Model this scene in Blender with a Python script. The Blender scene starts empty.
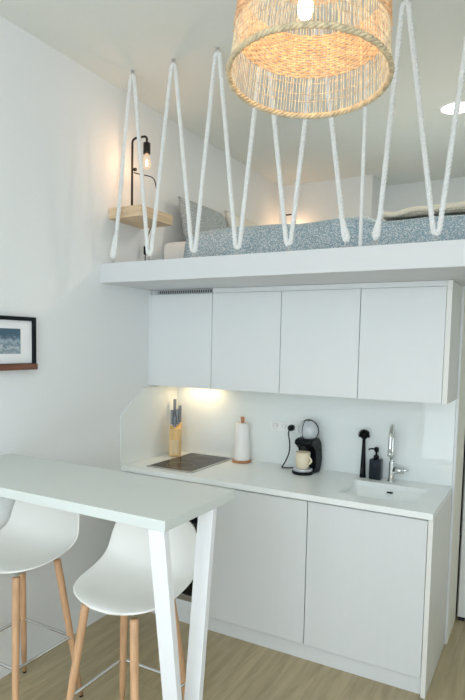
import bpy, bmesh, math, random
from mathutils import Vector, Matrix, Euler
random.seed(7)
S = bpy.context.scene
COL = S.collection
PI = math.pi

# ------------------------------------------------------------------ camera, world, main light, exposure
cd = bpy.data.cameras.new('camera'); cam = bpy.data.objects.new('camera', cd); COL.objects.link(cam)
yaw, pit, rol = 0.5135, -0.0752, 0.0193
fw = Vector((-math.sin(yaw)*math.cos(pit), math.cos(yaw)*math.cos(pit), math.sin(pit)))
rt = Vector((math.cos(yaw), math.sin(yaw), 0)); up = rt.cross(fw)
r2 = math.cos(rol)*rt + math.sin(rol)*up; u2 = -math.sin(rol)*rt + math.cos(rol)*up
m = Matrix((r2, u2, -fw)).transposed().to_4x4(); m.translation = (2.2525, -3.3416, 1.6664)
cam.matrix_world = m
cd.sensor_fit = 'VERTICAL'; cd.sensor_height = 36; cd.lens = 571.6*36/700
cd.shift_x = 9.37/700; cd.shift_y = 36.27/700; cd.clip_start = 0.02
S.camera = cam

W = bpy.data.worlds.new('world'); S.world = W; W.use_nodes = True
W.node_tree.nodes['Background'].inputs[0].default_value = (0.80, 0.90, 1.0, 1)
W.node_tree.nodes['Background'].inputs[1].default_value = 2.5

RX_ = 3.25
def area(name, loc, rot, sx, sy, power, color):
    l = bpy.data.lights.new(name, 'AREA'); l.shape = 'RECTANGLE'; l.size = sx; l.size_y = sy
    l.energy = power; l.color = color
    o = bpy.data.objects.new(name, l); COL.objects.link(o); o.location = loc; o.rotation_euler = rot
    return o
# daylight arriving through the balcony window in the rear wall
area('daylight', (1.93, -5.06, 1.48), (PI/2, 0, 0), 2.28, 2.80, 106, (0.865, 0.945, 1.0))
# added fill light, shining in through an invented window in the right wall
area('added_side_fill', (RX_+0.16, -3.95, 1.70), (0, PI/2, 0), 1.75, 1.45, 44, (0.865, 0.945, 1.0))

vs = S.view_settings
vs.view_transform = 'Standard'; vs.look = 'None'; vs.gamma = 1; vs.use_curve_mapping = False
vs.exposure = -0.62
S.cycles.max_bounces = 16; S.cycles.diffuse_bounces = 12; S.cycles.transmission_bounces = 8

# ------------------------------------------------------------------ materials
MATS = {}
def nodes(name):
    m = bpy.data.materials.new(name); m.use_nodes = True
    nt = m.node_tree; b = nt.nodes['Principled BSDF']; MATS[name] = m
    return m, nt, b
def mat(name, col, rough=0.5, metal=0.0, var=0.03, scale=8.0, bump=0.0, stretch=(1,1,1), coat=0.0, emit=None, estr=0, trans=0.0, spec=None):
    m, nt, b = nodes(name)
    b.inputs['Roughness'].default_value = rough; b.inputs['Metallic'].default_value = metal
    if coat: b.inputs['Coat Weight'].default_value = coat; b.inputs['Coat Roughness'].default_value = 0.05
    if trans: b.inputs['Transmission Weight'].default_value = trans
    if spec is not None: b.inputs['Specular IOR Level'].default_value = spec
    if emit: b.inputs['Emission Color'].default_value = (*emit, 1); b.inputs['Emission Strength'].default_value = estr
    tc = nt.nodes.new('ShaderNodeTexCoord'); mp = nt.nodes.new('ShaderNodeMapping'); mp.inputs['Scale'].default_value = stretch
    nz = nt.nodes.new('ShaderNodeTexNoise'); nz.inputs['Scale'].default_value = scale; nz.inputs['Detail'].default_value = 4
    nt.links.new(tc.outputs['Object'], mp.inputs[0]); nt.links.new(mp.outputs[0], nz.inputs['Vector'])
    rp = nt.nodes.new('ShaderNodeValToRGB')
    rp.color_ramp.elements[0].position = 0.3; rp.color_ramp.elements[1].position = 0.7
    rp.color_ramp.elements[0].color = (*[c*(1-var) for c in col], 1)
    rp.color_ramp.elements[1].color = (*[min(1, c*(1+var)) for c in col], 1)
    nt.links.new(nz.outputs['Fac'], rp.inputs[0]); nt.links.new(rp.outputs[0], b.inputs['Base Color'])
    if bump:
        bp = nt.nodes.new('ShaderNodeBump'); bp.inputs['Strength'].default_value = bump; bp.inputs['Distance'].default_value = 0.002
        nt.links.new(nz.outputs['Fac'], bp.inputs['Height']); nt.links.new(bp.outputs[0], b.inputs['Normal'])
    return m
mat('wall_paint', (0.78, 0.80, 0.805), 0.9, scale=60, var=0.01, bump=0.05)
mat('ceiling_paint', (0.745, 0.765, 0.735), 0.95, scale=50, var=0.01, bump=0.04)
mat('cream_tone', (0.83, 0.82, 0.72), 0.7, scale=30, var=0.015)
mat('white_lacquer', (0.74, 0.765, 0.775), 0.45, scale=3, var=0.01)
mat('white_laminate', (0.72, 0.745, 0.755), 0.5, scale=5, var=0.006, stretch=(12, 12, 0.6), bump=0.02)
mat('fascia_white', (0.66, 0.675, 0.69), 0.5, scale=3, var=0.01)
mat('carcass', (0.74, 0.76, 0.76), 0.6)
mat('side_panel_mat', (0.80, 0.80, 0.765), 0.5, scale=4, var=0.015)
mat('worktop_white', (0.88, 0.915, 0.91), 0.28, scale=20, var=0.01)
mat('splash_glass', (0.79, 0.835, 0.83), 0.03, scale=2, var=0.005, spec=0.35)
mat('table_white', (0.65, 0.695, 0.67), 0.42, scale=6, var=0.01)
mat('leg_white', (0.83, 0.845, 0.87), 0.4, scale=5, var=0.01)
mat('shell_white', (0.83, 0.82, 0.79), 0.42, scale=4, var=0.01)
mat('beech', (0.60, 0.36, 0.20), 0.5, scale=6, var=0.16, stretch=(9, 9, 0.7))
mat('oak_shelf', (0.66, 0.50, 0.33), 0.55, scale=9, var=0.14, stretch=(1, 0.3, 6))
mat('bamboo', (0.72, 0.47, 0.19), 0.45, scale=9, var=0.12, stretch=(8, 8, 0.6))
mat('bamboo_pale', (0.76, 0.58, 0.34), 0.5, scale=12, var=0.10, stretch=(10, 10, 0.6))
mat('dark_wood', (0.16, 0.062, 0.034), 0.45, scale=8, var=0.3, stretch=(6, 0.5, 6))
mat('chrome', (0.72, 0.74, 0.75), 0.14, metal=1)
mat('steel', (0.55, 0.56, 0.56), 0.32, metal=1)
mat('knife_steel', (0.16, 0.17, 0.185), 0.4, metal=0.5)
mat('black_plastic', (0.004, 0.006, 0.009), 0.3, spec=0.2)
mat('black_matt', (0.006, 0.007, 0.009), 0.6)
mat('black_metal', (0.012, 0.011, 0.011), 0.45, metal=0.3)
mat('frame_black', (0.005, 0.008, 0.012), 0.5, spec=0.2)
mat('rubber', (0.02, 0.02, 0.022), 0.8)
mat('oven_glass', (0.004, 0.005, 0.006), 0.08)
mat('hob_glass', (0.022, 0.016, 0.012), 0.10, spec=0.14)
mat('slate_glass', (0.012, 0.018, 0.025), 0.22, var=0.2, scale=40, spec=0.3)
mat('tank_grey', (0.50, 0.54, 0.57), 0.18, coat=0.4)
mat('silver_plastic', (0.60, 0.63, 0.66), 0.3, metal=0.4)
mat('cup_cream', (0.80, 0.70, 0.52), 0.4)
mat('coffee_dark', (0.03, 0.015, 0.008), 0.3)
mat('paper', (0.87, 0.86, 0.85), 0.95, scale=80, var=0.02, bump=0.25)
mat('cherry_wood', (0.46, 0.21, 0.09), 0.45, scale=8, var=0.15, stretch=(4, 4, 1))
mat('socket_white', (0.84, 0.85, 0.84), 0.35)
mat('socket_hole', (0.30, 0.31, 0.31), 0.6)
mat('rope_white', (0.78, 0.795, 0.79), 0.9, scale=90, var=0.05, bump=0.3)
mat('cotton_white', (0.80, 0.81, 0.80), 0.95, scale=30, var=0.02, bump=0.2)
mat('pillow_cream', (0.78, 0.74, 0.66), 0.95, scale=30, var=0.02, bump=0.2)
mat('throw_taupe', (0.50, 0.46, 0.38), 0.95, scale=120, var=0.3, bump=0.5)
mat('throw_trim', (0.80, 0.73, 0.60), 0.9, scale=60, var=0.06, bump=0.3)
mat('mat_board', (0.84, 0.85, 0.86), 0.8)
mat('door_white', (0.78, 0.80, 0.80), 0.5)
mat('alu_frame', (0.60, 0.61, 0.61), 0.4, metal=0.5)
def pane_mat():
    m, nt, b = nodes('window_glass'); nt.nodes.remove(b)
    g = nt.nodes.new('ShaderNodeBsdfGlossy'); g.inputs['Roughness'].default_value = 0.02
    t = nt.nodes.new('ShaderNodeBsdfTransparent'); mx = nt.nodes.new('ShaderNodeMixShader'); mx.inputs[0].default_value = 0.94
    nt.links.new(g.outputs[0], mx.inputs[1]); nt.links.new(t.outputs[0], mx.inputs[2]); nt.links.new(mx.outputs[0], nt.nodes['Material Output'].inputs[0])
pane_mat()
def bulb_mat(name, col, st, tr):
    m, nt, b = nodes(name); nt.nodes.remove(b)
    e = nt.nodes.new('ShaderNodeEmission'); e.inputs[0].default_value = (*col, 1); e.inputs[1].default_value = st
    t = nt.nodes.new('ShaderNodeBsdfTransparent'); mx = nt.nodes.new('ShaderNodeMixShader'); mx.inputs[0].default_value = tr
    nt.links.new(e.outputs[0], mx.inputs[1]); nt.links.new(t.outputs[0], mx.inputs[2]); nt.links.new(mx.outputs[0], nt.nodes['Material Output'].inputs[0])
bulb_mat('bulb_glow', (1.0, 0.80, 0.55), 12, 0.6)
bulb_mat('lamp_glow', (1.0, 0.74, 0.48), 1.6, 0.65)
mat('filament', (1, .8, .5), 0.4, emit=(1.0, .75, .42), estr=30)
mat('spot_glow', (1, 1, 1), 0.3, emit=(1.0, 0.98, 0.95), estr=6)
mat('hood_glow', (1, 0.9, 0.7), 0.3, emit=(1.0, 0.80, 0.50), estr=4)

def straw(name, col, tr):
    m, nt, b = nodes(name)
    tc = nt.nodes.new('ShaderNodeTexCoord'); nz = nt.nodes.new('ShaderNodeTexNoise'); nz.inputs['Scale'].default_value = 55
    nt.links.new(tc.outputs['Object'], nz.inputs['Vector'])
    rp = nt.nodes.new('ShaderNodeValToRGB'); rp.color_ramp.elements[0].position = 0.3; rp.color_ramp.elements[1].position = 0.72
    rp.color_ramp.elements[0].color = (*[c*0.78 for c in col], 1); rp.color_ramp.elements[1].color = (*[min(1, c*1.2) for c in col], 1)
    nt.links.new(nz.outputs['Fac'], rp.inputs[0]); nt.links.new(rp.outputs[0], b.inputs['Base Color']); b.inputs['Roughness'].default_value = 0.65
    t = nt.nodes.new('ShaderNodeBsdfTranslucent'); nt.links.new(rp.outputs[0], t.inputs[0])
    mx = nt.nodes.new('ShaderNodeMixShader'); mx.inputs[0].default_value = tr
    nt.links.new(b.outputs[0], mx.inputs[1]); nt.links.new(t.outputs[0], mx.inputs[2])
    nt.links.new(mx.outputs[0], nt.nodes['Material Output'].inputs[0])
straw('straw', (0.93, 0.82, 0.67), 0.5)
straw('straw_green', (0.76, 0.65, 0.44), 0.35)
straw('straw_bulb_lit', (0.90, 0.68, 0.46), 0.5)  # the bulb's orange light is put into this straw colour

def duvet_mat(name, dark, light, sc):
    m, nt, b = nodes(name); b.inputs['Roughness'].default_value = 0.95
    tc = nt.nodes.new('ShaderNodeTexCoord'); v = nt.nodes.new('ShaderNodeTexVoronoi'); v.inputs['Scale'].default_value = sc
    nt.links.new(tc.outputs['Object'], v.inputs['Vector'])
    rp = nt.nodes.new('ShaderNodeValToRGB')
    rp.color_ramp.elements[0].position = 0.25; rp.color_ramp.elements[1].position = 0.55
    rp.color_ramp.elements[0].color = (*light, 1); rp.color_ramp.elements[1].color = (*dark, 1)
    nt.links.new(v.outputs['Distance'], rp.inputs[0])
    nz = nt.nodes.new('ShaderNodeTexNoise'); nz.inputs['Scale'].default_value = 6; nt.links.new(tc.outputs['Object'], nz.inputs['Vector'])
    mx = nt.nodes.new('ShaderNodeMixRGB'); mx.blend_type = 'MULTIPLY'; mx.inputs[0].default_value = 0.25
    nt.links.new(rp.outputs[0], mx.inputs[1]); nt.links.new(nz.outputs['Fac'], mx.inputs[2]); nt.links.new(mx.outputs[0], b.inputs['Base Color'])
duvet_mat('duvet_blue', (0.34, 0.47, 0.56), (0.84, 0.87, 0.88), 125)
duvet_mat('pillow_grey', (0.36, 0.41, 0.43), (0.70, 0.73, 0.73), 150)

def plank_mat():
    m, nt, b = nodes('plank_oak'); b.inputs['Roughness'].default_value = 0.42
    tc = nt.nodes.new('ShaderNodeTexCoord'); oi = nt.nodes.new('ShaderNodeObjectInfo')
    ad = nt.nodes.new('ShaderNodeVectorMath'); ad.operation = 'ADD'
    sc = nt.nodes.new('ShaderNodeVectorMath'); sc.operation = 'SCALE'; sc.inputs['Scale'].default_value = 37
    cb = nt.nodes.new('ShaderNodeCombineXYZ')
    for k in range(3): nt.links.new(oi.outputs['Random'], cb.inputs[k])
    nt.links.new(cb.outputs[0], sc.inputs[0]); nt.links.new(tc.outputs['Object'], ad.inputs[0]); nt.links.new(sc.outputs[0], ad.inputs[1])
    mp = nt.nodes.new('ShaderNodeMapping'); mp.inputs['Scale'].default_value = (13, 1.3, 1); nt.links.new(ad.outputs[0], mp.inputs[0])
    nz = nt.nodes.new('ShaderNodeTexNoise'); nz.inputs['Scale'].default_value = 2.2; nz.inputs['Detail'].default_value = 6; nz.inputs['Distortion'].default_value = 0.6
    nt.links.new(mp.outputs[0], nz.inputs['Vector'])
    rp = nt.nodes.new('ShaderNodeValToRGB'); e = rp.color_ramp.elements
    e[0].position = 0.28; e[0].color = (0.36, 0.29, 0.175, 1); e[1].position = 0.72; e[1].color = (0.50, 0.42, 0.262, 1)
    nt.links.new(nz.outputs['Fac'], rp.inputs[0])
    hs = nt.nodes.new('ShaderNodeHueSaturation'); mr = nt.nodes.new('ShaderNodeMapRange')
    mr.inputs['To Min'].default_value = 0.95; mr.inputs['To Max'].default_value = 1.05
    nt.links.new(oi.outputs['Random'], mr.inputs[0]); nt.links.new(mr.outputs[0], hs.inputs['Value']); nt.links.new(rp.outputs[0], hs.inputs['Color'])
    nt.links.new(hs.outputs[0], b.inputs['Base Color'])
plank_mat()
def print_mat():
    m, nt, b = nodes('print_sea'); b.inputs['Roughness'].default_value = 0.5
    tc = nt.nodes.new('ShaderNodeTexCoord'); sp = nt.nodes.new('ShaderNodeSeparateXYZ'); nt.links.new(tc.outputs['Generated'], sp.inputs[0])
    nz = nt.nodes.new('ShaderNodeTexNoise'); nz.inputs['Scale'].default_value = 7; nz.inputs['Detail'].default_value = 6
    nt.links.new(tc.outputs['Generated'], nz.inputs['Vector'])
    ml = nt.nodes.new('ShaderNodeMath'); ml.operation = 'MULTIPLY_ADD'; ml.inputs[1].default_value = 0.55; nt.links.new(nz.outputs['Fac'], ml.inputs[0]); 
    nt.links.new(sp.outputs['Z'], ml.inputs[2])
    rp = nt.nodes.new('ShaderNodeValToRGB'); e = rp.color_ramp.elements
    e[0].position = 0.22; e[0].color = (0.36, 0.42, 0.45, 1); e[1].position = 1.15; e[1].color = (0.06, 0.12, 0.17, 1)
    for p, c in ((0.40, (0.20, 0.27, 0.31)), (0.52, (0.46, 0.53, 0.57)), (0.62, (0.16, 0.23, 0.28)), (0.76, (0.33, 0.42, 0.48)), (0.92, (0.10, 0.17, 0.23))):
        k = e.new(p); k.color = (*c, 1)
    nt.links.new(ml.outputs[0], rp.inputs[0]); nt.links.new(rp.outputs[0], b.inputs['Base Color'])
print_mat()

# ------------------------------------------------------------------ mesh helpers
def me_from(bm, smooth=False):
    bmesh.ops.recalc_face_normals(bm, faces=bm.faces)
    me = bpy.data.meshes.new('mesh'); bm.to_mesh(me); bm.free()
    if smooth:
        for p in me.polygons: p.use_smooth = True
    return me
def box(x0, x1, y0, y1, z0, z1, bev=0.0, seg=2, bm=None):
    own = bm is None
    if own: bm = bmesh.new()
    r = bmesh.ops.create_cube(bm, size=1)
    for v in r['verts']:
        v.co = Vector(((x0+x1)/2 + v.co.x*(x1-x0), (y0+y1)/2 + v.co.y*(y1-y0), (z0+z1)/2 + v.co.z*(z1-z0)))
    if bev:
        vs_ = set(r['verts']); ed = [e for e in bm.edges if e.verts[0] in vs_ and e.verts[1] in vs_]
        bmesh.ops.bevel(bm, geom=ed, offset=bev, segments=seg, affect='EDGES', profile=0.5)
    return me_from(bm) if own else bm
def lathe(prof, n=32, bm=None, cx=0, cy=0, cap=True, smooth=True):
    own = bm is None
    if own: bm = bmesh.new()
    rings = []
    for r, z in prof:
        if r < 1e-6: rings.append([bm.verts.new((cx, cy, z))])
        else: rings.append([bm.verts.new((cx+r*math.cos(2*PI*i/n), cy+r*math.sin(2*PI*i/n), z)) for i in range(n)])
    for a, b in zip(rings, rings[1:]):
        for i in range(n):
            j = (i+1) % n
            if len(a) == 1 and len(b) == 1: continue
            if len(a) == 1: bm.faces.new((a[0], b[i], b[j]))
            elif len(b) == 1: bm.faces.new((a[i], a[j], b[0]))
            else: bm.faces.new((a[i], a[j], b[j], b[i]))
    if cap:
        if len(rings[0]) > 1: bm.faces.new(rings[0][::-1])
        if len(rings[-1]) > 1: bm.faces.new(rings[-1])
    return me_from(bm, smooth) if own else bm
def tube(pts, rad, n=8, bm=None, closed=False, cap=True):
    own = bm is None
    if own: bm = bmesh.new()
    pts = [Vector(p) for p in pts]; N = len(pts)
    rr = rad if isinstance(rad, (list, tuple)) else [rad]*N
    T = []
    for i in range(N):
        a = pts[(i-1) % N] if (closed or i > 0) else pts[i]
        b = pts[(i+1) % N] if (closed or i < N-1) else pts[i]
        T.append((b-a).normalized())
    ref = Vector((0, 0, 1)) if abs(T[0].z) < 0.9 else Vector((1, 0, 0))
    nv = (ref - T[0]*ref.dot(T[0])).normalized(); rings = []
    for i in range(N):
        nv = (nv - T[i]*nv.dot(T[i])).normalized(); bv = T[i].cross(nv)
        rings.append([bm.verts.new(pts[i] + rr[i]*(math.cos(2*PI*k/n)*nv + math.sin(2*PI*k/n)*bv)) for k in range(n)])
    for i in range(N if closed else N-1):
        a, b = rings[i], rings[(i+1) % N]
        for k in range(n):
            j = (k+1) % n; bm.faces.new((a[k], a[j], b[j], b[k]))
    if cap and not closed: bm.faces.new(rings[0][::-1]); bm.faces.new(rings[-1])
    return me_from(bm, True) if own else bm
def prism(poly, axis, a, b, bev=0.0, seg=2):
    """polygon in the other two axes, extruded along axis from a to b"""
    bm = bmesh.new()
    def mk(p, t):
        return {'x': (t, p[0], p[1]), 'y': (p[0], t, p[1]), 'z': (p[0], p[1], t)}[axis]
    A = [bm.verts.new(mk(p, a)) for p in poly]; B = [bm.verts.new(mk(p, b)) for p in poly]
    bm.faces.new(A[::-1]); bm.faces.new(B); n = len(poly)
    for i in range(n): bm.faces.new((A[i], A[(i+1) % n], B[(i+1) % n], B[i]))
    if bev: bmesh.ops.bevel(bm, geom=list(bm.edges), offset=bev, segments=seg, affect='EDGES', profile=0.5)
    return me_from(bm)
def arc(c, r, a0, a1, n, plane='xz'):
    o = []
    for i in range(n+1):
        a = a0 + (a1-a0)*i/n; p, q = r*math.cos(a), r*math.sin(a)
        o.append(Vector(c) + {'xz': Vector((p, 0, q)), 'yz': Vector((0, p, q)), 'xy': Vector((p, q, 0))}[plane])
    return o
def ob(name, me, mt, parent=None, world=True, smooth=False):
    """one mesh object; with a parent the vertices given in world coordinates become local to the parent"""
    if smooth:
        for p in me.polygons: p.use_smooth = True
    o = bpy.data.objects.new(name, me); COL.objects.link(o); me.name = name
    me.materials.append(MATS[mt])
    if parent:
        o.parent = parent
        if world:
            q = parent; off = Vector((0, 0, 0))
            while q: off += q.location; q = q.parent
            me.transform(Matrix.Translation(-off))
    return o
def tag(o, label, cat, group=None):
    o['label'] = label; o['category'] = cat
    if group: o['group'] = group
    return o
def thing(name, label, cat, loc, group=None, rz=0):
    o = bpy.data.objects.new(name, None); COL.objects.link(o); o.location = loc; o.rotation_euler = (0, 0, rz)
    o.empty_display_size = 0.05
    return tag(o, label, cat, group)
def solo(name, me, mt, label, cat, group=None, smooth=False, origin=None):
    o = ob(name, me, mt, smooth=smooth); 
    if origin is not None:
        me.transform(Matrix.Translation(-Vector(origin))); o.location = origin
    return tag(o, label, cat, group)
def struct(name, me, mt, parent=None):
    o = ob(name, me, mt, parent)
    if not parent: o['kind'] = 'structure'
    return o
def copy_tree(o, parent=None):
    c = o.copy(); COL.objects.link(c); c.parent = parent
    for ch in list(o.children): copy_tree(ch, c)
    return c
def point(name, loc, power, col, rad=0.03, parent=None):
    l = bpy.data.lights.new(name, 'POINT'); l.energy = power; l.color = col; l.shadow_soft_size = rad
    o = bpy.data.objects.new(name, l); COL.objects.link(o); o.location = loc
    if parent: o.parent = parent
    return o

# ------------------------------------------------------------------ dimensions
KW = 1.837          # kitchen width
CEIL = 3.136; RX = 3.25; RY = -4.90; BY = 2.06
LOFT0, LOFT1, LY = 1.997, 2.107, -0.81

# ------------------------------------------------------------------ structure
fl = struct('floor', box(-0.12, RX+0.12, RY-0.12, BY+0.12, -0.14, -0.011), 'cream_tone')
pm = {}
pw = 0.19
nrow = int(math.ceil(RX/pw))
for i in range(nrow):
    x0 = i*pw; x1 = min(RX, x0+pw)
    y = RY - random.uniform(0.05, 1.2)
    while y < BY:
        ya = max(RY, y); yb = min(BY, y+1.28)
        if yb - ya > 0.02:
            ob('plank', box(x0+0.0003, x1-0.0003, ya+0.0004, yb-0.0004, -0.011, 0.0), 'plank_oak', fl)
        y += 1.28
struct('wall_left', box(-0.12, 0, RY-0.12, BY+0.12, -0.011, CEIL+0.1), 'wall_paint')
struct('wall_back', box(0, 1.846, 0, 0.33, 0, LOFT0), 'wall_paint')
struct('wall_far', box(0, RX, BY, BY+0.12, 0, CEIL), 'wall_paint')
bm = bmesh.new(); vy0, vy1, vz0, vz1 = -4.70, -3.20, 0.80, 2.60
for a in ((RY-0.12, vy0, -0.011, CEIL+0.1), (vy1, BY+0.12, -0.011, CEIL+0.1), (vy0, vy1, -0.011, vz0), (vy0, vy1, vz1, CEIL+0.1)):
    box(RX, RX+0.12, a[0], a[1], a[2], a[3], bm=bm)
struct('wall_right', me_from(bm), 'wall_paint')
bm = bmesh.new()
for a in ((vy0, vy0+.05, vz0, vz1), (vy1-.05, vy1, vz0, vz1), (vy0+.05, vy1-.05, vz0, vz0+.05), (vy0+.05, vy1-.05, vz1-.05, vz1), (-3.98, -3.92, vz0+.05, vz1-.05)):
    box(RX+.03, RX+.09, a[0], a[1], a[2], a[3], bm=bm)
w2 = struct('added_window', me_from(bm), 'alu_frame')  # unseen window, added so the side fill light can enter
for a in ((vy0+.05, -3.98), (-3.92, vy1-.05)): ob('pane', box(RX+.056, RX+.064, a[0], a[1], vz0+.05, vz1-.05), 'window_glass', w2)
struct('ceiling', box(0, RX, RY, BY, CEIL, CEIL+0.1), 'ceiling_paint')
struct('wall_closet', box(0, 0.868, 1.66, BY, LOFT1, CEIL), 'wall_paint')
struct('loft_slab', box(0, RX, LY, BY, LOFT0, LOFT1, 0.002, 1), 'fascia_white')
struct('trim_1', box(1.8375, 1.849, -0.010, 0, 0, LOFT0), 'white_lacquer')
struct('trim_2', box(1.846, 1.850, 0, 0.33, 0, LOFT0), 'cream_tone')  # passage side of the kitchen wall, creamier in tone than its front
# rear wall with the balcony window
bm = bmesh.new(); wx0, wx1, wz0, wz1 = 0.76, 3.10, 0.06, 2.90
for a in ((0, wx0, 0, CEIL), (wx1, RX, 0, CEIL), (wx0, wx1, wz1, CEIL), (wx0, wx1, 0, wz0)):
    box(a[0], a[1], RY-0.12, RY, a[2], a[3], bm=bm)
struct('wall_rear', me_from(bm), 'wall_paint')
bm = bmesh.new()
for a in ((wx0, wx0+.06, wz0, wz1), (wx1-.06, wx1, wz0, wz1), (wx0+.06, wx1-.06, wz0, wz0+.06), (wx0+.06, wx1-.06, wz1-.06, wz1), (1.95, 2.03, wz0+.06, wz1-.06)):
    box(a[0], a[1], RY-0.09, RY-0.03, a[2], a[3], bm=bm)
w1 = struct('window_1', me_from(bm), 'alu_frame')
for a in ((wx0+.06, 1.95), (2.03, wx1-.06)): ob('pane', box(a[0], a[1], RY-.064, RY-.056, wz0+.06, wz1-.06), 'window_glass', w1)
# sliding door in the passage beside the kitchen
d1 = struct('door_1', box(1.862, 2.72, 0.338, 0.378, 0.02, LOFT0-0.02, 0.003), 'door_white')
ob('roller_guide', box(1.866, 1.90, 0.333, 0.383, 0.0, 0.022, 0.003), 'rubber', d1)
struct('trim_3', box(1.852, RX, 0.39, 0.43, 0.0, LOFT0), 'cream_tone')

# ------------------------------------------------------------------ kitchen: base units
DF = -0.59          # door front plane
def base_cabinet(x0, x1, label):
    t = thing('base_cabinet', label, 'cabinet', ((x0+x1)/2, -0.3, 0.088))
    ob('body', box(x0+.001, x1-.001, -0.568, -0.005, 0.088, 0.869), 'carcass', t)
    ob('door', box(x0+.002, x1-.002, DF, DF+.0195, 0.090, 0.857, 0.0015, 1), 'white_laminate', t)
    return t
base_cabinet(0.618, 1.216, 'white handleless base cabinet between the oven and the sink cabinet')
# the sink cabinet has an open top for the basin
t = thing('base_cabinet', 'white handleless base cabinet under the sink', 'cabinet', (1.515, -0.3, 0.088))
bm = bmesh.new(); x0, x1 = 1.219, 1.812
for a in ((x0, x0+.018, -.568, -.005, .088, .869), (x1-.018, x1, -.568, -.005, .088, .869), (x0+.018, x1-.018, -.568, -.005, .088, .106), (x0+.018, x1-.018, -.023, -.005, .106, .869), (x0+.018, x1-.018, -.568, -.550, .780, .869)):
    box(*a, bm=bm)
ob('body', me_from(bm), 'carcass', t)
ob('door', box(x0, x1-.001, DF, DF+.0195, 0.090, 0.857, 0.0015, 1), 'white_laminate', t)
# oven housing
t = thing('oven_housing', 'white base unit housing the black oven under the hob', 'cabinet', (0.31, -0.3, 0.088))
bm = bmesh.new(); x0, x1 = 0.003, 0.614
for a in ((x0, x0+.018, -.568, -.005, .088, .869), (x1-.018, x1, -.568, -.005, .088, .869), (x0+.018, x1-.018, -.568, -.005, .088, .106), (x0+.018, x1-.018, -.568, -.023, .133, .148), (x0+.018, x1-.018, -.568, -.45, .752, .869)):
    box(*a, bm=bm)
ob('body', me_from(bm), 'carcass', t)
ob('drawer', box(x0+.001, x1-.001, DF, DF+.0195, 0.090, 0.145, 0.0015, 1), 'white_laminate', t)
ob('panel', box(x0+.001, x1-.001, DF, DF+.0195, 0.752, 0.857, 0.0015, 1), 'white_laminate', t)
t = thing('oven', 'black glass built-in oven with a steel lower edge', 'oven', (0.308, -0.3, 0.149))
ob('body', box(0.024, 0.593, -0.566, -0.06, 0.1495, 0.745), 'steel', t)
ob('door', box(0.012, 0.604, DF-.004, -0.5675, 0.186, 0.655, 0.002, 1), 'oven_glass', t)
ob('control_panel', box(0.012, 0.604, DF-.004, -0.5675, 0.660, 0.748, 0.002, 1), 'oven_glass', t)
ob('lower_trim', box(0.012, 0.604, DF-.006, -0.5675, 0.151, 0.183, 0.002, 1), 'steel', t)
h = ob('handle', tube([(0.07, DF-.045, .625), (0.546, DF-.045, .625)], 0.009, 12), 'steel', t)
for xx in (0.11, 0.506): ob('bracket', tube([(xx, DF-.045, .625), (xx, DF-.003, .625)], 0.006, 8), 'steel', h)
for xx in (0.12, 0.308, 0.496):
    bm = bmesh.new(); lathe([(0.019, 0), (0.018, .022), (0.016, .024)], 20, bm)
    me = me_from(bm); me.transform(Matrix.Translation((xx, DF-.004, .704)) @ Matrix.Rotation(PI/2, 4, 'X')); ob('knob', me, 'black_plastic', t)
solo('plinth', box(0.003, 1.813, -0.572, -0.556, 0.0005, 0.086, 0.001, 1), 'white_laminate', 'long white plinth board under the base cabinets', 'plinth', origin=(0.9, -0.564, 0))
solo('end_panel', box(1.8145, KW, -0.598, -0.013, 0.0005, 0.8690, 0.0012, 1), 'side_panel_mat', 'floor-standing end panel closing the base cabinets beside the doorway', 'panel', origin=(1.826, -0.3, 0))

# worktop with sunken basin
t = thing('worktop', 'long white worktop with a moulded sink', 'worktop', (0.92, -0.306, 0.87))
sx0, sx1, sy0, sy1 = 1.335, 1.735, -0.485, -0.15
bm = bmesh.new()
O = [(0.001, -.612), (KW-.001, -.612), (KW-.001, -0.0005), (0.001, -0.0005)]
I = []
for (cx, cy, a0) in ((sx0+.02, sy0+.02, PI), (sx1-.02, sy0+.02, 1.5*PI), (sx1-.02, sy1-.02, 0), (sx0+.02, sy1-.02, .5*PI)):
    for k in range(5): a = a0+k*PI/8; I.append((cx+.02*math.cos(a), cy+.02*math.sin(a)))
def ring(pts, z): return [bm.verts.new((p[0], p[1], z)) for p in pts]
zt, zb = 0.90, 0.870
ot, obm, it, ib = ring(O, zt), ring(O, zb), ring(I, zt), ring(I, zb)
for rO, rI in ((ot, it), (obm, ib)):
    for q in range(4):
        seg = rI[q*5:q*5+5]; nx = rI[((q+1)*5) % 20]
        for k in range(4): bm.faces.new((rO[q], seg[k], seg[k+1]))
        bm.faces.new((rO[q], seg[4], nx, rO[(q+1) % 4]))
for a, b in ((ot, obm), (it, ib)):
    for k in range(len(a)): j = (k+1) % len(a); bm.faces.new((a[k], a[j], b[j], b[k]))
ob('slab', me_from(bm), 'worktop_white', t)
bm = bmesh.new(); cxs, cys = (sx0+sx1)/2, (sy0+sy1)/2
def scaled(f, g): return [(cxs+(p[0]-cxs)*f, cys+(p[1]-cys)*g) for p in I]
loops = [ring(scaled(*s), z) for s, z in (((1, 1), .8705), ((.99, .99), .868), ((.93, .92), .775), ((.90, .88), .760), ((.82, .78), .754))]
for a, b in zip(loops, loops[1:]):
    for k in range(20): j = (k+1) % 20; bm.faces.new((a[k], a[j], b[j], b[k]))
bm.faces.new(loops[-1])
me = me_from(bm); bs = ob('basin', me, 'worktop_white', t)
for p in me.polygons: p.use_smooth = True
me.polygons[-1].use_smooth = False
md = bs.modifiers.new('solid', 'SOLIDIFY'); md.thickness = 0.006; md.offset = 1
ob('overflow_slot', box(1.519, 1.551, -0.1690, -0.1560, 0.853, 0.861, 0.002, 2), 'black_matt', t)
ob('drain', lathe([(0.0, .7545), (0.034, .7545), (0.034, .757), (0.03, .758), (0.0, .756)], 24, cx=cxs, cy=cys), 'chrome', t)

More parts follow.
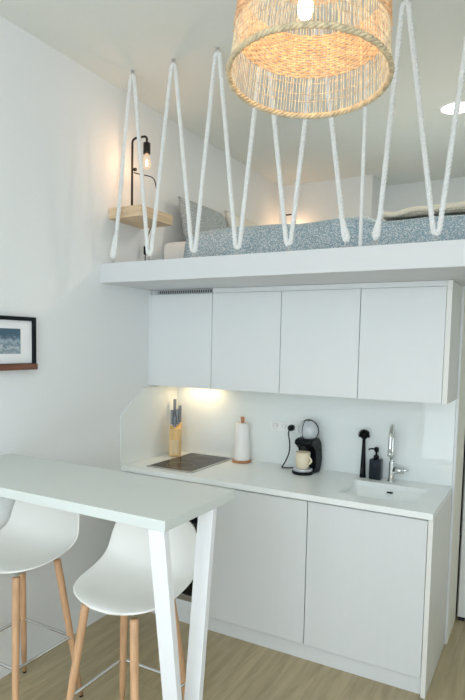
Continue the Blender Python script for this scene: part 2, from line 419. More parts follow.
# induction hob
t = thing('hob', 'dark glass induction hob with a steel rim set on the worktop', 'hob', (0.31, -0.30, 0.9005))
hx0, hx1, hy0, hy1 = 0.145, 0.475, -0.545, -0.035
bm = bmesh.new()
for a in ((hx0, hx1, hy0, hy0+.012), (hx0, hx1, hy1-.012, hy1), (hx0, hx0+.012, hy0+.012, hy1-.012), (hx1-.012, hx1, hy0+.012, hy1-.012)):
    box(a[0], a[1], a[2], a[3], .9005, .9065, bm=bm)
ob('rim', me_from(bm), 'steel', t)
ob('glass', box(hx0+.0125, hx1-.0125, hy0+.0125, hy1-.0125, .9005, .906), 'hob_glass', t)
for yy in (-0.415, -0.165):
    a = [(0.31+.085*math.cos(2*PI*k/48), yy+.085*math.sin(2*PI*k/48), .9062) for k in range(48)]
    ob('cooking_zone', tube(a, 0.0008, 4, closed=True), 'steel', t)

# splashbacks
solo('splashback', box(0.007, KW-.002, -0.0065, -0.0005, 0.9005, 1.383, 0.001, 1), 'splash_glass', 'wide glossy white glass splashback along the kitchen wall', 'splashback', origin=(0.92, -0.003, 0.9005))
me = prism([(-0.622, .9005), (-0.007, .9005), (-0.007, 1.383), (-0.40, 1.366), (-0.622, 1.211)], 'x', 0.0005, 0.0065)
solo('side_splashback', me, 'splash_glass', 'small glass splashback with a cut-off corner beside the hob', 'splashback', origin=(0.003, -0.3, 0.9005))

# ------------------------------------------------------------------ wall units
UF, UB, UT = -0.345, 1.386, 1.9955
SE = [0.012, 0.476, 0.930, 1.384, 1.811]
UL = ['white wall cabinet with a vent grille above its door', 'white wall cabinet next to the one with the vent grille',
      'white wall cabinet above the coffee machine', 'white wall cabinet above the sink']
UL[2] = 'white wall cabinet between the ones over the paper roll and the sink'
for i in range(4):
    x0, x1 = SE[i], SE[i+1]
    t = thing('wall_cabinet', UL[i], 'cabinet', ((x0+x1)/2, -0.17, UB))
    ob('body', box(x0+.001, x1-.001, UF+.021, -0.001, UB+.002, UT), 'carcass', t)
    ob('door', box(x0+.0017, x1-.0017, UF, UF+.02, UB, 1.966, 0.0015, 1), 'white_lacquer', t)
    if i == 0:
        g = ob('vent_grille', box(0.045, x1-.006, UF+.017, UF+.0205, 1.968, 1.994), 'black_matt', t)
        bm = bmesh.new(); gx0, gx1 = 0.045, x1-.006
        for a in ((gx0, gx1, 1.968, 1.9715), (gx0, gx1, 1.9905, 1.994), (gx0, gx0+.022, 1.9715, 1.9905), (gx1-.004, gx1, 1.9715, 1.9905)):
            box(a[0], a[1], UF+.008, UF+.0165, a[2], a[3], bm=bm)
        ob('grille_frame', me_from(bm), 'silver_plastic', g)
        for k in range(24):
            xx = gx0+.026+k*(gx1-gx0-.034)/24
            ob('slat', box(xx, xx+.0045, UF+.010, UF+.0165, 1.9717, 1.9903), 'silver_plastic', g)
    else:
        ob('top_strip', box(x0, x1, UF+.006, UF+.0205, 1.968, UT), 'white_lacquer', t)
solo('wall_cabinet_filler', box(0.0005, 0.0115, UF+.002, -0.007, UB, UT), 'white_lacquer', 'narrow white filler strip between wall and first wall cabinet', 'panel', origin=(0.006, -.17, UB))
solo('wall_cabinet_end_panel', box(1.8115, 1.8365, UF-.004, -0.0005, UB, UT, .001, 1), 'side_panel_mat', 'end panel closing the wall cabinets beside the doorway', 'panel', origin=(1.82, -.17, UB))
# under-cabinet light over the hob
t = thing('cooker_light', 'slim warm light strip under the wall cabinet over the hob', 'light', (0.23, -0.075, UB))
ob('housing', box(.09, .37, -.095, -.055, UB-.006, UB+.0015, .001, 1), 'steel', t)
ob('lens', box(.094, .366, -.091, -.059, UB-.0085, UB-.0062, .0008, 1), 'hood_glow', t)
l = bpy.data.lights.new('cooker_beam', 'AREA'); l.shape = 'RECTANGLE'; l.size = .26; l.size_y = .03; l.energy = 1.0; l.color = (1.0, 0.70, 0.36)
o = bpy.data.objects.new('cooker_beam', l); COL.objects.link(o); o.parent = t; o.location = (0, 0, -0.011)

# ------------------------------------------------------------------ things on the worktop
def place(root_loc, rz): return Matrix.Translation(root_loc) @ Matrix.Rotation(rz, 4, 'Z')
# knife block (local: front faces -y)
KB = (0.088, -0.150, 0.9005); kr = 0.5
t = thing('knife_block', 'bamboo knife block in the corner behind the hob', 'knife block', KB, rz=kr)
me = prism([(-.05, 0), (.045, 0), (.062, .225), (-.05, .185)], 'x', -.037, .037, .003, 2)
ob('block', me, 'bamboo', t, world=False)
ob('front_panel', box(-.031, .031, -.061, -.0505, .012, .115, .002, 1), 'bamboo_pale', t, world=False)
ob('foot', box(-.035, .035, -.048, .042, -.0003, .003), 'rubber', t, world=False)
kl = ['tall steel-handled knife standing highest in the knife block', 'steel-handled knife in the block slot nearest the side splashback', 'steel-handled knife in the block slot nearest the paper roll',
      'short steel-handled knife at the front of the knife block', 'steel-handled knife in the middle of the knife block']
for i, (lx, ly, hh) in enumerate(((-.012, .046, .130), (-.025, -.004, .080), (.026, .030, .095), (-.002, -.034, .055), (.012, -.003, .085))):
    zb_ = .185 + (ly+.05)/.112*.04 + .0035
    p = place(KB, kr) @ Vector((lx, ly, zb_))
    k = thing('kitchen_knife', kl[i], 'knife', p, 'knives in the block', rz=kr)
    bm = bmesh.new(); box(-.0095, .0095, -.0125, .0125, .006, hh+.025, .004, 2, bm=bm)
    me = me_from(bm); me.transform(Matrix.Rotation(-.07, 4, 'X')); ob('handle', me, 'knife_steel', k, world=False)
    me = box(-.006, .006, -.009, .009, 0, .006, .001, 1); ob('bolster', me, 'steel', k, world=False)
# paper towel
PX, PY = 0.564, -0.082
t = thing('towel_holder', 'wooden kitchen roll holder standing beside the hob', 'holder', (PX, PY, .9005))
ob('base', lathe([(.062, 0), (.064, .004), (.064, .010), (.060, .014), (0, .014)], 36), 'cherry_wood', t, world=False)
ob('rod', lathe([(.009, .0141), (.009, .258)], 16), 'cherry_wood', t, world=False)
ob('finial', lathe([(.009, .2582), (.0135, .262), (.0105, .270), (.0135, .280), (.0135, .290), (.010, .295), (0, .296)], 20), 'cherry_wood', t, world=False)
bm = bmesh.new(); prof = [(.010, 0), (.050, 0), (.0515, .003), (.0490, .120), (.0425, .236), (.040, .240), (.014, .240), (.010, .238), (.010, 0)]
me = lathe(prof, 40, cap=False)
o = solo('paper_roll', me, 'paper', 'white paper towel roll on the wooden holder', 'paper roll'); o.location = (PX, PY, .9150)
# sockets
t = thing('wall_socket', 'white triple wall socket beside the coffee machine', 'socket', (0.825, -0.0066, 1.146))
ob('plate', box(0.735, 0.915, -0.0145, -0.0067, 1.114, 1.178, .003, 2), 'socket_white', t)
for k in range(3):
    xx = 0.767+k*.058
    bm = bmesh.new(); lathe([(.0225, 0), (.0225, .004), (.0195, .004), (.0185, .001), (0, .001)], 24, bm, cap=False)
    me = me_from(bm, True); me.transform(Matrix.Translation((xx, -.0147, 1.146)) @ Matrix.Rotation(PI/2, 4, 'X')); s_ = ob('socket', me, 'socket_white', t)
    for q in (-.0095, .0095):
        if k == 2: break
        me = lathe([(.0028, 0), (.0028, .0006)], 10); me.transform(Matrix.Translation((xx+q, -.0157, 1.146)) @ Matrix.Rotation(PI/2, 4, 'X')); ob('hole', me, 'socket_hole', s_)
# coffee machine (local: front faces -y)
CM = (1.032, -0.108, 0.9005); cr = -0.16
t = thing('coffee_machine', 'black capsule coffee machine with a grey dome and a plugged-in cable', 'coffee machine', CM, rz=cr)
def lp(p): return place(CM, cr).inverted() @ Vector(p)
bm = bmesh.new()
me = prism([(-.045, 0.0), (.040, 0.0), (.052, .014), (.062, .08), (.061, .14), (.050, .185), (.022, .212), (-.045, .208), (-.072, .200), (-.078, .172), (-.048, .160), (-.016, .148), (-.004, .10), (-.004, .03), (-.045, .024)], 'x', -.059, .059, .010, 3)
ob('body', me, 'black_plastic', t, world=False)
me = lathe([(.060, 0), (.064, .004), (.064, .014), (.058, .016), (0, .016)], 36, cy=-.066); ob('drip_base', me, 'black_plastic', t, world=False)
me = lathe([(0, .0162), (.056, .0162), (.057, .030), (.054, .033), (0, .033)], 36, cy=-.066); ob('drip_tray', me, 'silver_plastic', t, world=False)
me = box(-.020, .020, -.072, -.030, .140, .166, .006, 2); ob('spout', me, 'black_matt', t, world=False)
bm = bmesh.new(); bmesh.ops.create_uvsphere(bm, u_segments=32, v_segments=18, radius=1)
for v in bm.verts: v.co = Vector((v.co.x*.064, v.co.y*.056-.010, v.co.z*.062+.254))
ob('dome', me_from(bm, True), 'tank_grey', t, world=False)
ob('dome_rim', tube([(.0655*math.cos(a*2*PI/40), -.006, .254+.0635*math.sin(a*2*PI/40)) for a in range(40)], .0032, 8, closed=True), 'black_plastic', t, world=False)
ob('dome_seam', tube([(-.012, -.010-.0560*math.cos(-PI/2+PI*a/24), .254+.0622*math.sin(-PI/2+PI*a/24)) for a in range(25)], .0022, 8), 'black_plastic', t, world=False)
me = box(-.012, .012, -.024, .000, .309, .320, .004, 2); ob('lever', me, 'black_plastic', t, world=False)
pts = [lp(p) for p in ((.883, -.055, 1.146), (.883, -.062, 1.140), (.880, -.068, 1.11), (.893, -.075, 1.05), (.892, -.085, .99), (.872, -.105, .93), (.862, -.115, .908), (.885, -.110, .9065), (.93, -.10, .910), (.965, -.085, .922), (1.00, -.085, .930))]
fine = []
for i in range(len(pts)-1):
    p0, p1, p2, p3 = pts[max(0, i-1)], pts[i], pts[i+1], pts[min(len(pts)-1, i+2)]
    for k in range(6):
        s = k/6; fine.append(.5*((2*p1)+(p2-p0)*s+(2*p0-5*p1+4*p2-p3)*s*s+(3*p1-p0-3*p2+p3)*s**3))
ob('cable', tube(fine, .0042, 8), 'black_plastic', t, world=False)
bm = bmesh.new(); lathe([(.0, 0), (.018, 0), (.0195, .004), (.0185, .030), (.010, .042), (0, .042)], 20, bm, cap=False)
me = me_from(bm, True); me.transform(place(CM, cr).inverted() @ Matrix.Translation((.883, -.0192, 1.146)) @ Matrix.Rotation(PI/2, 4, 'X')); ob('plug', me, 'black_plastic', t, world=False)
# cup on the tray
cp = place(CM, cr) @ Vector((0, -.068, .0334))
t = thing('coffee_cup', 'cream coffee cup on the machine drip tray', 'cup', cp)
ob('body', lathe([(0, 0), (.032, 0), (.036, .004), (.0425, .05), (.044, .096), (.042, .097), (.0405, .094), (.038, .05), (.031, .008), (0, .008)], 36, cap=False), 'cup_cream', t, world=False)
hd = Vector((.94, -.34, 0)); pts = [hd*(.040+.026*math.sin(PI*k/14)) + Vector((0, 0, .078-.052*k/14)) for k in range(15)]
ob('handle', tube(pts, .0055, 10), 'cup_cream', t, world=False)
# dish brush
t = thing('dish_brush', 'black dish brush standing upright by the soap dispenser', 'brush', (1.352, -0.062, .9005))
ob('handle', lathe([(.018, 0), (.019, .004), (.016, .03), (.0135, .10), (.0105, .18), (.009, .225), (0, .228)], 20), 'black_plastic', t, world=False)
ob('head', lathe([(0, .224), (.012, .226), (.023, .240), (.023, .258), (.012, .270), (0, .272)], 20), 'black_plastic', t, world=False)
bm = bmesh.new()
for i in range(240):
    zc = -0.45+1.45*(i+.5)/240; ph = i*2.39996; rr = math.sqrt(max(0, 1-zc*zc))
    d = Vector((rr*math.cos(ph), rr*math.sin(ph), zc)); c = Vector((0, 0, .248))
    tube([c+d*.012, c+d*random.uniform(.029, .037)], [.0020, .0014], 3, bm=bm, cap=False)
o = ob('bristles', me_from(bm), 'black_matt', t, world=False); o['kind'] = 'stuff'
# soap dispenser
t = thing('soap_dispenser', 'dark slate soap dispenser with a black pump by the tap', 'soap dispenser', (1.428, -0.066, .9005))
ob('bottle', box(-.034, .034, -.028, .028, 0, .118, .008, 3), 'slate_glass', t, world=False)
ob('collar', lathe([(.015, .1182), (.015, .136), (.011, .140)], 20), 'black_plastic', t, world=False)
ob('pump', lathe([(.006, .1402), (.006, .158), (.0125, .160), (.0125, .182), (.010, .186), (0, .186)], 20), 'black_plastic', t, world=False)
ob('nozzle', tube([(-.012, 0, .174), (-.030, -.003, .174), (-.040, -.004, .172), (-.043, -.004, .164)], [.005, .0045, .004, .0035], 10), 'black_plastic', t, world=False)
# tap
t = thing('tap', 'chrome gooseneck mixer tap behind the sink', 'tap', (1.521, -0.072, .9005))
ob('body', lathe([(.024, 0), (.024, .004), (.017, .008), (.016, .115), (.013, .120), (0, .120)], 28), 'chrome', t, world=False)
pts = [Vector((0, 0, .10)), Vector((0, 0, .16)), Vector((0, 0, .235))]
pts += [Vector((.020*(1-math.cos(a))*.5, -.075*(1-math.cos(a)), .255+.072*math.sin(a))) for a in [PI*k/16 for k in range(17)]]
pts += [Vector((.020, -.151, .215)), Vector((.020, -.152, .188))]
nk = ob('neck', tube(pts, .0115, 14), 'chrome', t, world=False)
ob('aerator', tube([(.020, -.152, .194), (.020, -.1525, .172)], .0135, 14), 'chrome', t, world=False)
ob('lever_hub', tube([(.012, -.002, .068), (.064, -.008, .069)], .020, 16), 'chrome', t, world=False)
ob('lever', tube([(.058, -.008, .069), (.070, -.010, .072), (.092, -.014, .078)], [.012, .008, .006], 12), 'chrome', t, world=False)

# ------------------------------------------------------------------ bar table
TZ, TX, TY0, TY1 = 1.11, 1.246, -1.909, -1.445
t = thing('bar_table', 'high white bar table fixed to the wall with a V-shaped leg', 'table', (0.62, -1.68, 0))
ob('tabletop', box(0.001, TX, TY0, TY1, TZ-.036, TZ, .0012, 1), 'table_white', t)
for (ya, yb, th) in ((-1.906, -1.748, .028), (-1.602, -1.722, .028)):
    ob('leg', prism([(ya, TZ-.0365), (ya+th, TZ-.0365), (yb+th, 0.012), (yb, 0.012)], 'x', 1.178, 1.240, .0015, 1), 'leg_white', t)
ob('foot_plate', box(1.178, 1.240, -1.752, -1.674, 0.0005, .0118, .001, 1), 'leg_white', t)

# ------------------------------------------------------------------ bar stools (face -y)
def shell():
    # centre line (y, z), half width, side lift, side forward pull
    prof = [(-.164, .684, .045, .001, 0), (-.160, .690, .095, .003, 0), (-.148, .694, .140, .006, 0), (-.124, .695, .178, .012, 0), (-.088, .692, .206, .022, 0), (-.03, .683, .224, .040, 0),
            (.05, .680, .228, .058, .0), (.11, .690, .230, .066, .008), (.155, .716, .229, .066, .02), (.182, .760, .226, .050, .035),
            (.200, .82, .220, .030, .045), (.214, .88, .210, .012, .048), (.224, .93, .196, -.004, .046), (.230, .962, .168, -.014, .040), (.232, .976, .120, -.020, .034)]
    nu = 14; bm = bmesh.new(); rows = []
    for i, (y, z, w, lift, fwd) in enumerate(prof):
        row = []
        for k in range(nu+1):
            u = -1+2*k/nu; s = abs(u)
            zz = z + lift*s**2.4; yy = y - fwd*s**2.2
            row.append(bm.verts.new((u*w, yy, zz)))
        rows.append(row)
    for a, b in zip(rows, rows[1:]):
        for k in range(nu): bm.faces.new((a[k], a[k+1], b[k+1], b[k]))
    return me_from(bm, True)
def make_stool(loc, label):
    t = thing('bar_stool', label, 'bar stool', loc, 'bar stools at the table')
    s = ob('seat_shell', shell(), 'shell_white', t, world=False)
    sd = s.modifiers.new('solid', 'SOLIDIFY'); sd.thickness = .010; sd.offset = -1
    sb = s.modifiers.new('sub', 'SUBSURF'); sb.levels = 2; sb.render_levels = 2
    ob('seat_bracket', box(-.085, .085, -.085, .085, .655, .667, .004, 2), 'steel', t, world=False)
    for (sx_, sy_) in ((-1, -1), (1, -1), (-1, 1), (1, 1)):
        def at(z): f = z/.665; return Vector((sx_*(.190+(.116-.190)*f), sy_*(.192+(.116-.192)*f), z))
        lg = ob('leg', tube([at(.012), at(.2), at(.45), at(.651), at(.668)], [.0115, .014, .016, .0165, .0165], 14), 'beech', t, world=False)
        ob('leg_tip', tube([at(0.0005), at(.0118)], [.0085, .010], 12), 'black_metal', lg, world=False)
    a = .162; r_ = .0068; bm = bmesh.new()
    cor = []
    for (cx, cy, a0) in ((a-.015, a-.015, 0), (-a+.015, a-.015, PI/2), (-a+.015, -a+.015, PI), (a-.015, -a+.015, 1.5*PI)):
        cor += [(cx+.015*math.cos(a0+k*PI/8), cy+.015*math.sin(a0+k*PI/8), .30) for k in range(5)]
    ob('footrest', tube(cor, r_, 8, closed=True), 'chrome', t, world=False)
    return t
st = make_stool((0.893, -1.641, 0), 'white shell bar stool with wooden legs behind the V-shaped table leg')
s2 = copy_tree(st); s2.location = (0.246, -1.612, 0); s2['label'] = 'white shell bar stool with wooden legs next to the left wall'
s2['label'] = 'white shell bar stool with wooden legs against the wall under the picture'

# ------------------------------------------------------------------ picture on its ledge
t = thing('picture_ledge', 'slim dark brown wooden picture ledge on the wall', 'shelf', (0, -1.49, 1.517))
ob('board', box(0.0005, .034, -1.75, -1.310, 1.518, 1.530, .001, 1), 'dark_wood', t)
ob('lip', box(.0345, .042, -1.75, -1.310, 1.518, 1.547, .001, 1), 'dark_wood', t)
t = thing('framed_picture', 'black framed sea photograph standing on the brown ledge', 'picture', (0.02, -1.46, 1.530))
y0, y1, z0, z1 = -1.680, -1.305, 1.5305, 1.776
bm = bmesh.new(); fwid = .0185
for a in ((y0, y1, z0, z0+fwid), (y0, y1, z1-fwid, z1), (y0, y0+fwid, z0+fwid, z1-fwid), (y1-fwid, y1, z0+fwid, z1-fwid)):
    box(.004, .026, a[0], a[1], a[2], a[3], bm=bm)
ob('frame', me_from(bm), 'frame_black', t)
ob('mount', box(.006, .014, y0+fwid+.0003, y1-fwid-.0003, z0+fwid+.0003, z1-fwid-.0003), 'mat_board', t)
ob('print', box(.0142, .0150, -1.580, -1.394, 1.596, 1.717), 'print_sea', t)

# ------------------------------------------------------------------ loft: bed
def noise(x, y): return math.sin(3.1*x+1.3*y)*.5+math.sin(7.3*x-2.2*y+1.1)*.3+math.sin(13.7*x+5.1*y+.4)*.2
solo('mattress', box(.012, 2.10, -.235, 1.36, LOFT1+.0005, 2.320, .045, 4), 'cotton_white', 'thick white mattress lying on the loft floor', 'mattress', smooth=True, origin=(1.05, .56, LOFT1))
def duvet():
    bm = bmesh.new(); nx = 90; rows = []
    prof = [(-.335, 2.118), (-.325, 2.135), (-.312, 2.18), (-.300, 2.23), (-.288, 2.28), (-.270, 2.325), (-.235, 2.36), (-.18, 2.376), (-.08, 2.380)]
    prof += [(-.08+k*.11, 2.378) for k in range(1, 13)] + [(1.40, 2.365), (1.43, 2.32), (1.44, 2.22)]
    for j, (y, z) in enumerate(prof):
        row = []
        for i in range(nx+1):
            x = .240+1.92*i/nx
            n = noise(x*1.6, y*2+j*.12); f = 1 if j > 2 else .6
            dy = -.022*n*f if j < 8 else 0; dz = .010*noise(x*1.1+2, y)*(1 if j > 4 else .2)
            q_ = min(1, max(0, (x-1.34)/.10)); dz -= .034*q_*q_*(3-2*q_)*(j > 5)
            e = min(1, i/5); edge = -(1-e)**2*.03 if j > 5 else 0
            row.append(bm.verts.new((x + (.02*noise(y*3, 2) if i == 0 else 0), y+dy, z+dz+edge)))
        rows.append(row)
    for a, b in zip(rows, rows[1:]):
        for i in range(nx): bm.faces.new((a[i], a[i+1], b[i+1], b[i]))
    me = bpy.data.meshes.new('mesh'); bm.to_mesh(me); bm.free()
    for p in me.polygons: p.use_smooth = True
    return me
o = solo('duvet', duvet(), 'duvet_blue', 'blue and white speckled duvet spread over the loft mattress', 'duvet', origin=(1.2, .5, 2.2))
md = o.modifiers.new('solid', 'SOLIDIFY'); md.thickness = .010; md.offset = -1
def pillow(name, label, mt, loc, rot, w, h, d):
    bm = bmesh.new(); n = 16; rows = []
    for s in (1, -1):
        g = []
        for i in range(n+1):
            for j in range(n+1):
                u, v = -1+2*i/n, -1+2*j/n
                e = max(0, (1-u**4)*(1-v**4))**.55
                px = u*w/2*(1-.06*(1-abs(v))**1*abs(u)**3); pz = v*h/2*(1-.06*(1-abs(u))*abs(v)**3)
                g.append(bm.verts.new((px, s*d/2*e*(1+.08*noise(u*1.3, v*1.7+s)), pz)))
        for i in range(n):
            for j in range(n): bm.faces.new((g[i*(n+1)+j], g[(i+1)*(n+1)+j], g[(i+1)*(n+1)+j+1], g[i*(n+1)+j+1]))
    bmesh.ops.remove_doubles(bm, verts=bm.verts, dist=.0004)
    o = solo(name, me_from(bm, True), mt, label, 'pillow', 'pillows on the loft bed'); o.location = loc; o.rotation_euler = rot
    return o
pillow('pillow', 'grey-blue speckled pillow leaning upright by the bedside shelf', 'pillow_grey', (.118, .150, 2.482), (math.radians(-14), 0, math.radians(90)), .60, .30, .12)
pillow('pillow', 'cream pillow leaning on the wall behind the grey-blue pillow', 'pillow_cream', (.118, .815, 2.502), (math.radians(-14), 0, math.radians(90)), .66, .34, .12)
# folded throw at the foot of the bed
def throw():
    bm = bmesh.new(); n = 40; rows = []
    sec = [(-.16, 2.359), (-.175, 2.369), (-.175, 2.393), (-.155, 2.393), (.0, 2.395), (.35, 2.393), (.36, 2.367), (.355, 2.361)]
    for i in range(n+1):
        x = 1.44+.70*i/n; row = []
        for k, (y, z) in enumerate(sec):
            q = (z-2.359); sag = -.35*q*math.exp(-((x-1.50)/.07)**2)
            row.append(bm.verts.new((x, y+.008*noise(x*4, k), z+sag+.004*noise(x*3, 1)*(k in (2, 3, 4)))))
        rows.append(row)
    for a, b in zip(rows, rows[1:]):
        for k in range(len(sec)):
            j = (k+1) % len(sec); bm.faces.new((a[k], a[j], b[j], b[k]))
    bm.faces.new(rows[0]); bm.faces.new(rows[-1][::-1])
    return me_from(bm)
t = thing('throw_blanket', 'folded taupe throw with a cream edge lying on the duvet', 'blanket', (1.79, .09, 2.358))
ob('blanket', throw(), 'throw_taupe', t)
ob('piping', tube([(1.438+.70*i/40, -.172+.008*noise((1.44+.70*i/40)*4, 3), 2.391-.35*.055*math.exp(-((1.44+.70*i/40-1.50)/.07)**2)+.004*noise((1.44+.70*i/40)*3, 1)) for i in range(41)], .014, 8), 'throw_trim', t)

# ------------------------------------------------------------------ bedside shelves and lamps
def bedside(y0, y1, slabel, llabel, ly, yc, sg):
    s = solo('bedside_shelf', box(.0005, .236, y0, y1, 2.370, 2.432, .002, 1), 'oak_shelf', slabel, 'shelf', 'bedside shelves', origin=(.118, (y0+y1)/2, 2.37))
    t = thing('table_lamp', llabel, 'lamp', (.085, ly, 2.4325), 'bedside lamps')
    ob('base', lathe([(.048, 0), (.048, .006), (.044, .009), (0, .009)], 28), 'black_metal', t, world=False)
    pts = [Vector((0, 0, .008)), Vector((0, 0, .20)), Vector((0, 0, .385))] + arc((.025, 0, .385), .025, PI, PI/2, 6)[1:] + [Vector((.085, .0, .410))] + arc((.085, 0, .390), .020, PI/2, 0, 6)[1:] + [Vector((.105, 0, .372))]
    ob('arm', tube(pts, .0065, 10), 'black_metal', t, world=False)
    ob('socket', lathe([(.010, .376), (.0205, .370), (.0205, .310), (.017, .306)], 20, cx=.105), 'black_metal', t, world=False)
    b = ob('bulb', lathe([(.013, .3055), (.0135, .298), (.022, .275), (.026, .255), (.022, .234), (.010, .224), (0, .222)], 24, cx=.105), 'lamp_glow', t, world=False)
    ob('filament', tube([(.105+.006*math.cos(k*1.9), .006*math.sin(k*1.9), .242+.0016*k) for k in range(22)], .0012, 5), 'filament', t, world=False)
    ob('switch', box(.012, .030, -.008, .008, .225, .243, .004, 2), 'black_plastic', t, world=False)
    ob('switch_stem', tube([(.006, 0, .234), (.0125, 0, .234)], .004, 8), 'black_plastic', t, world=False)
    pl = point('bedside_glow', (.105, 0, .262), 4, (1.0, .58, .32), .028, t); b.visible_shadow = True
    l2 = lambda x, y, z: Vector((x-.085, y-ly, z-2.4325))
    k_ = [(.095, ly+.004*sg, 2.650), (.115, ly+.05*sg, 2.648), (.110, yc-.05*sg, 2.668), (.095, yc, 2.64), (.106, yc, 2.571), (.113, yc, 2.498), (.095, yc, 2.43), (.055, yc, 2.377), (.040, yc-.012*sg, 2.30), (.034, yc-.02*sg, 2.23), (.032, yc-.02*sg, 2.16), (.034, yc-.01*sg, 2.114), (.06, yc+.04*sg, 2.1115)]
    pts = []
    for a, b in zip(k_, k_[1:]): pts += [l2(*a).lerp(l2(*b), q/4) for q in range(4)]
    for _ in range(3): pts = [pts[0]] + [(pts[q-1]+pts[q]*2+pts[q+1])/4 for q in range(1, len(pts)-1)] + [pts[-1]]
    ob('cord', tube(pts, .0032, 6), 'black_plastic', t, world=False)
    c_ = l2(.035, yc-.02*sg, 2.235)
    ob('cord_switch', box(c_.x-.010, c_.x+.010, c_.y-.010, c_.y+.010, c_.z-.026, c_.z+.026, .004, 2), 'black_plastic', t, world=False)
bedside(-.738, -.425, 'oak bedside shelf above the loft edge', 'black bent-arm lamp with a bare bulb above the loft edge', -.63, -.410, 1)
bedside(1.458, 1.655, 'oak bedside shelf beside the closet wall', 'black bent-arm lamp with a bare bulb beside the closet wall', 1.555, 1.450, -1)

# ------------------------------------------------------------------ rope railing
RYL = -.785; BOT = 2.136; TOP = 3.118
def hook(x, z, upward):
    bm = bmesh.new()
    s = 1 if upward else -1
    c = Vector((x, RYL, z))
    a = [c+Vector((.009*math.cos(2*PI*k/20), 0, .009*math.sin(2*PI*k/20))) for k in range(20)]
    tube(a, .0024, 6, bm=bm, closed=True)
    end = CEIL-.0005 if upward else LOFT1+.0005
    tube([c+Vector((0, 0, s*.0085)), Vector((x, RYL, end))], .0026, 8, bm=bm)
    lathe([(.010, end), (.010, end-s*.003), (.006, end-s*.005)], 14, bm, cx=x, cy=RYL)
    return me_from(bm, True)
def rope_mesh(nodes_):
    """nodes: list of (x, z) turning points; three twisted strands along a rounded zigzag"""
    pts = []
    P_ = [Vector((x, RYL, z)) for x, z in nodes_]
    for i, p in enumerate(P_):
        if i in (0, len(P_)-1): pts.append(p); continue
        d0 = (P_[i-1]-p).normalized(); d1 = (P_[i+1]-p).normalized()
        a, b = p+d0*.026, p+d1*.026
        sgn = 1 if nodes_[i][1] < 2.6 else -1
        for k in range(9):
            s = k/8; q = (1-s)**2*a+2*s*(1-s)*(p+Vector((0, 0, -.012*sgn)))+s*s*b
            # keep the two legs apart at the turn
            q.x += (.0095*math.cos(PI*s))*(-1 if P_[i-1].x < P_[i+1].x else 1)
            pts.append(q)
    L = [0]
    for a, b in zip(pts, pts[1:]): L.append(L[-1]+(b-a).length)
    step = .0065; n = int(L[-1]/step); S_ = []; j = 0
    for k in range(n+1):
        d = k*L[-1]/n
        while j < len(L)-2 and L[j+1] < d: j += 1
        f = (d-L[j])/max(1e-9, L[j+1]-L[j]); S_.append(pts[j].lerp(pts[j+1], f))
    bm = bmesh.new(); nv = Vector((0, 1, 0))
    Y = Vector((0, 1, 0))
    for q in range(3):
        path = []
        for k, p in enumerate(S_):
            T = (S_[min(n, k+1)]-S_[max(0, k-1)]).normalized(); B = T.cross(Y).normalized()
            a = 2*PI*(k*L[-1]/n/.052+q/3); path.append(p+.0060*(math.cos(a)*Y+math.sin(a)*B))
        tube(path, .0066, 6, bm=bm)
    return me_from(bm, True)
bots = [.076, .333, .618, .878, 1.153, 1.438]; tops = [.207, .476, .741, 1.0, 1.272]
def splice(x, dirx): return [(x+dirx*.028, BOT+.13), (x+dirx*.020, BOT+.03)]
nd = [(bots[0]-.012+.028, BOT+.125), (bots[0], BOT)]
for i in range(5): nd += [(tops[i], TOP), (bots[i+1], BOT)]
nd += [(bots[5]-.034, BOT+.125)]
solo('rope', rope_mesh(nd), 'rope_white', 'long white twisted rope zigzagging along the loft edge from the left wall', 'rope', 'ropes of the loft railing', origin=(.75, RYL, 2.1))
bots2 = [1.566, 1.822, 2.09, 2.36]; tops2 = [1.655, 1.935, 2.22]
nd = [(bots2[0]+.026, BOT+.125), (bots2[0], BOT)]
for i in range(3): nd += [(tops2[i], TOP), (bots2[i+1], BOT)]
nd += [(bots2[3]-.026, BOT+.125)]
solo('rope', rope_mesh(nd), 'rope_white', 'white twisted rope zigzagging on the loft edge above the sink and doorway', 'rope', 'ropes of the loft railing', origin=(1.9, RYL, 2.1))
ORD = ['nearest the left wall', 'second from the left wall', 'third from the left wall', 'fourth from the left wall', 'fifth from the left wall', 'just left of the straight cord', 'just right of the straight cord', 'second to the right of the straight cord', 'third to the right of the straight cord', 'fourth to the right of the straight cord']
for i, x in enumerate(bots+bots2): solo('eye_hook', hook(x, BOT-.012, False), 'steel', 'small steel eye hook on the loft edge, '+ORD[i], 'hook', 'eye hooks on the loft edge', origin=(x, RYL, LOFT1))
ORD[4:] = ['last one left of the straight cord']+ORD[6:]
for i, x in enumerate(tops+tops2): solo('eye_hook', hook(x, TOP+.004, True), 'steel', 'small steel eye hook in the ceiling, '+ORD[i], 'hook', 'eye hooks on the ceiling', origin=(x, RYL, CEIL))
bm = bmesh.new(); tube([(1.500, RYL, LOFT1+.0005), (1.500, RYL, CEIL-.0005)], .0085, 12, bm=bm)
solo('ceiling_cord', me_from(bm, True), 'rope_white', 'thin straight white cord hanging between the two zigzag ropes', 'cord', origin=(1.500, RYL, LOFT1))

# ------------------------------------------------------------------ ceiling downlight
t = thing('downlight', 'round white recessed downlight in the ceiling above the bed', 'light', (1.69, .50, CEIL))
ob('rim', lathe([(.105, CEIL-.0005), (.105, CEIL-.006), (.096, CEIL-.010), (.088, CEIL-.008), (.088, CEIL-.0005)], 40, cx=1.69, cy=.50, cap=False), 'socket_white', t)
ob('diffuser', lathe([(.0875, CEIL-.002), (.0875, CEIL-.007), (.06, CEIL-.0085), (0, CEIL-.009)], 40, cx=1.69, cy=.50), 'spot_glow', t)

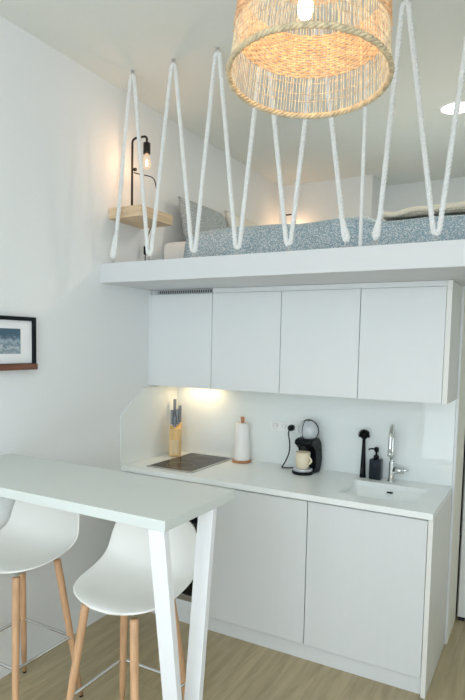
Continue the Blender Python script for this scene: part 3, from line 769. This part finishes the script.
l = bpy.data.lights.new('downlight_beam', 'AREA'); l.shape = 'DISK'; l.size = .17; l.energy = 22; l.color = (1.0, 0.88, 0.72)
o = bpy.data.objects.new('downlight_beam', l); COL.objects.link(o); o.parent = t; o.location = (0, 0, -.012)
# ------------------------------------------------------------------ pendant lamp
PC = Vector((1.661, -1.863, 2.374)); ax = Vector((-.004, .103, 1)).normalized()
t = thing('pendant_lamp', 'woven straw basket pendant lamp hanging from the ceiling', 'pendant lamp', PC)
Q = Vector((0, 0, 1)).rotation_difference(ax)
def pr(h):      # radius of the basket at height h above its rim
    if h < .27: return .213-.080*h
    s = (h-.27)/.09; return max(.03, .1914*math.sqrt(max(0, 1-min(1, s)**2))*.84+.032)
def pp(a, h, dr=0):
    v = Vector(((pr(h)+dr)*math.cos(a), (pr(h)+dr)*math.sin(a), h)); v.rotate(Q); return v
def braid(h, amp, rad, n=360, tw=30, k=3):
    bm = bmesh.new()
    for q in range(k):
        pts = []
        for i in range(n):
            a = 2*PI*i/n; w = tw*a+2*PI*q/k
            pts.append(pp(a, h+amp*math.sin(w), amp*.8*math.cos(w)))
        tube(pts, rad, 5, bm=bm, closed=True)
    return me_from(bm, True)
NS = 144; bm = bmesh.new()
hs = [0, .06, .12, .18, .24, .27, .295, .315, .335, .35, .358]
for i in range(NS):
    a = 2*PI*(i+random.uniform(-.25, .25))/NS; da = random.uniform(-.012, .012)
    tube([pp(a+da*h/.3, h) for h in hs], .0014, 4, bm=bm, cap=False)
o = ob('upright_sticks', me_from(bm, True), 'straw', t, world=False); o['kind'] = 'stuff'
ob('rim_braid', braid(.004, .0048, .0046), 'straw_green', t, world=False)
for h in (.046, .068, .098):
    ob('thin_hoop', tube([pp(2*PI*k/120, h, .0008*(-1)**k) for k in range(120)], .0012, 4, closed=True), 'straw_green', t, world=False)
bm = bmesh.new(); nb = 17
for r_ in range(nb):
    h = .117+.118*r_/(nb-1); n = 336
    tube([pp(2*PI*k/n, h+random.uniform(-.0004, .0004), .0022*math.sin(2*PI*k/8+PI*r_)) for k in range(n)], .0034, 4, bm=bm, closed=True)
o = ob('woven_band', me_from(bm, True), 'straw_bulb_lit', t, world=False); o['kind'] = 'stuff'
bm = bmesh.new()
for r_ in range(8):
    h = .318+.040*r_/7; n = 168
    tube([pp(2*PI*k/n, h, .0025*(1 if (k//2+r_) % 2 else -1)) for k in range(n)], .0034, 4, bm=bm, closed=True)
o = ob('woven_crown', me_from(bm, True), 'straw_bulb_lit', t, world=False); o['kind'] = 'stuff'
def tilt(me): me.transform(Matrix.Translation((-.017, -.010, 0)) @ Q.to_matrix().to_4x4()); return me
ob('filament', tilt(tube([(.007*math.cos(k*1.9), .007*math.sin(k*1.9), .178+.002*k) for k in range(22)], .0012, 5)), 'filament', t, world=False)
ob('socket', tilt(lathe([(.022, .362), (.022, .285), (.019, .270), (.017, .262)], 24)), 'black_plastic', t, world=False)
ob('bulb', tilt(lathe([(.0125, .2615), (.0130, .245), (.018, .222), (.021, .198), (.021, .180), (.016, .164), (.008, .157), (0, .156)], 28)), 'bulb_glow', t, world=False)
point('pendant_glow', Q @ Vector((0, 0, .190)) + Vector((-.017, -.010, 0)), 6.5, (1.0, .62, .36), .032, t)
tp = Q @ Vector((0, 0, .362)) + Vector((-.017, -.010, 0)); tz = CEIL-PC.z
ob('cable', tube([tp, tp+Vector((0, 0, .05)), Vector((tp.x, tp.y, tz-.02))], .0035, 8), 'black_plastic', t, world=False)
ob('ceiling_rose', lathe([(.05, tz-.0005), (.05, tz-.018), (.044, tz-.024), (0, tz-.026)], 28, cx=tp.x, cy=tp.y), 'socket_white', t, world=False)
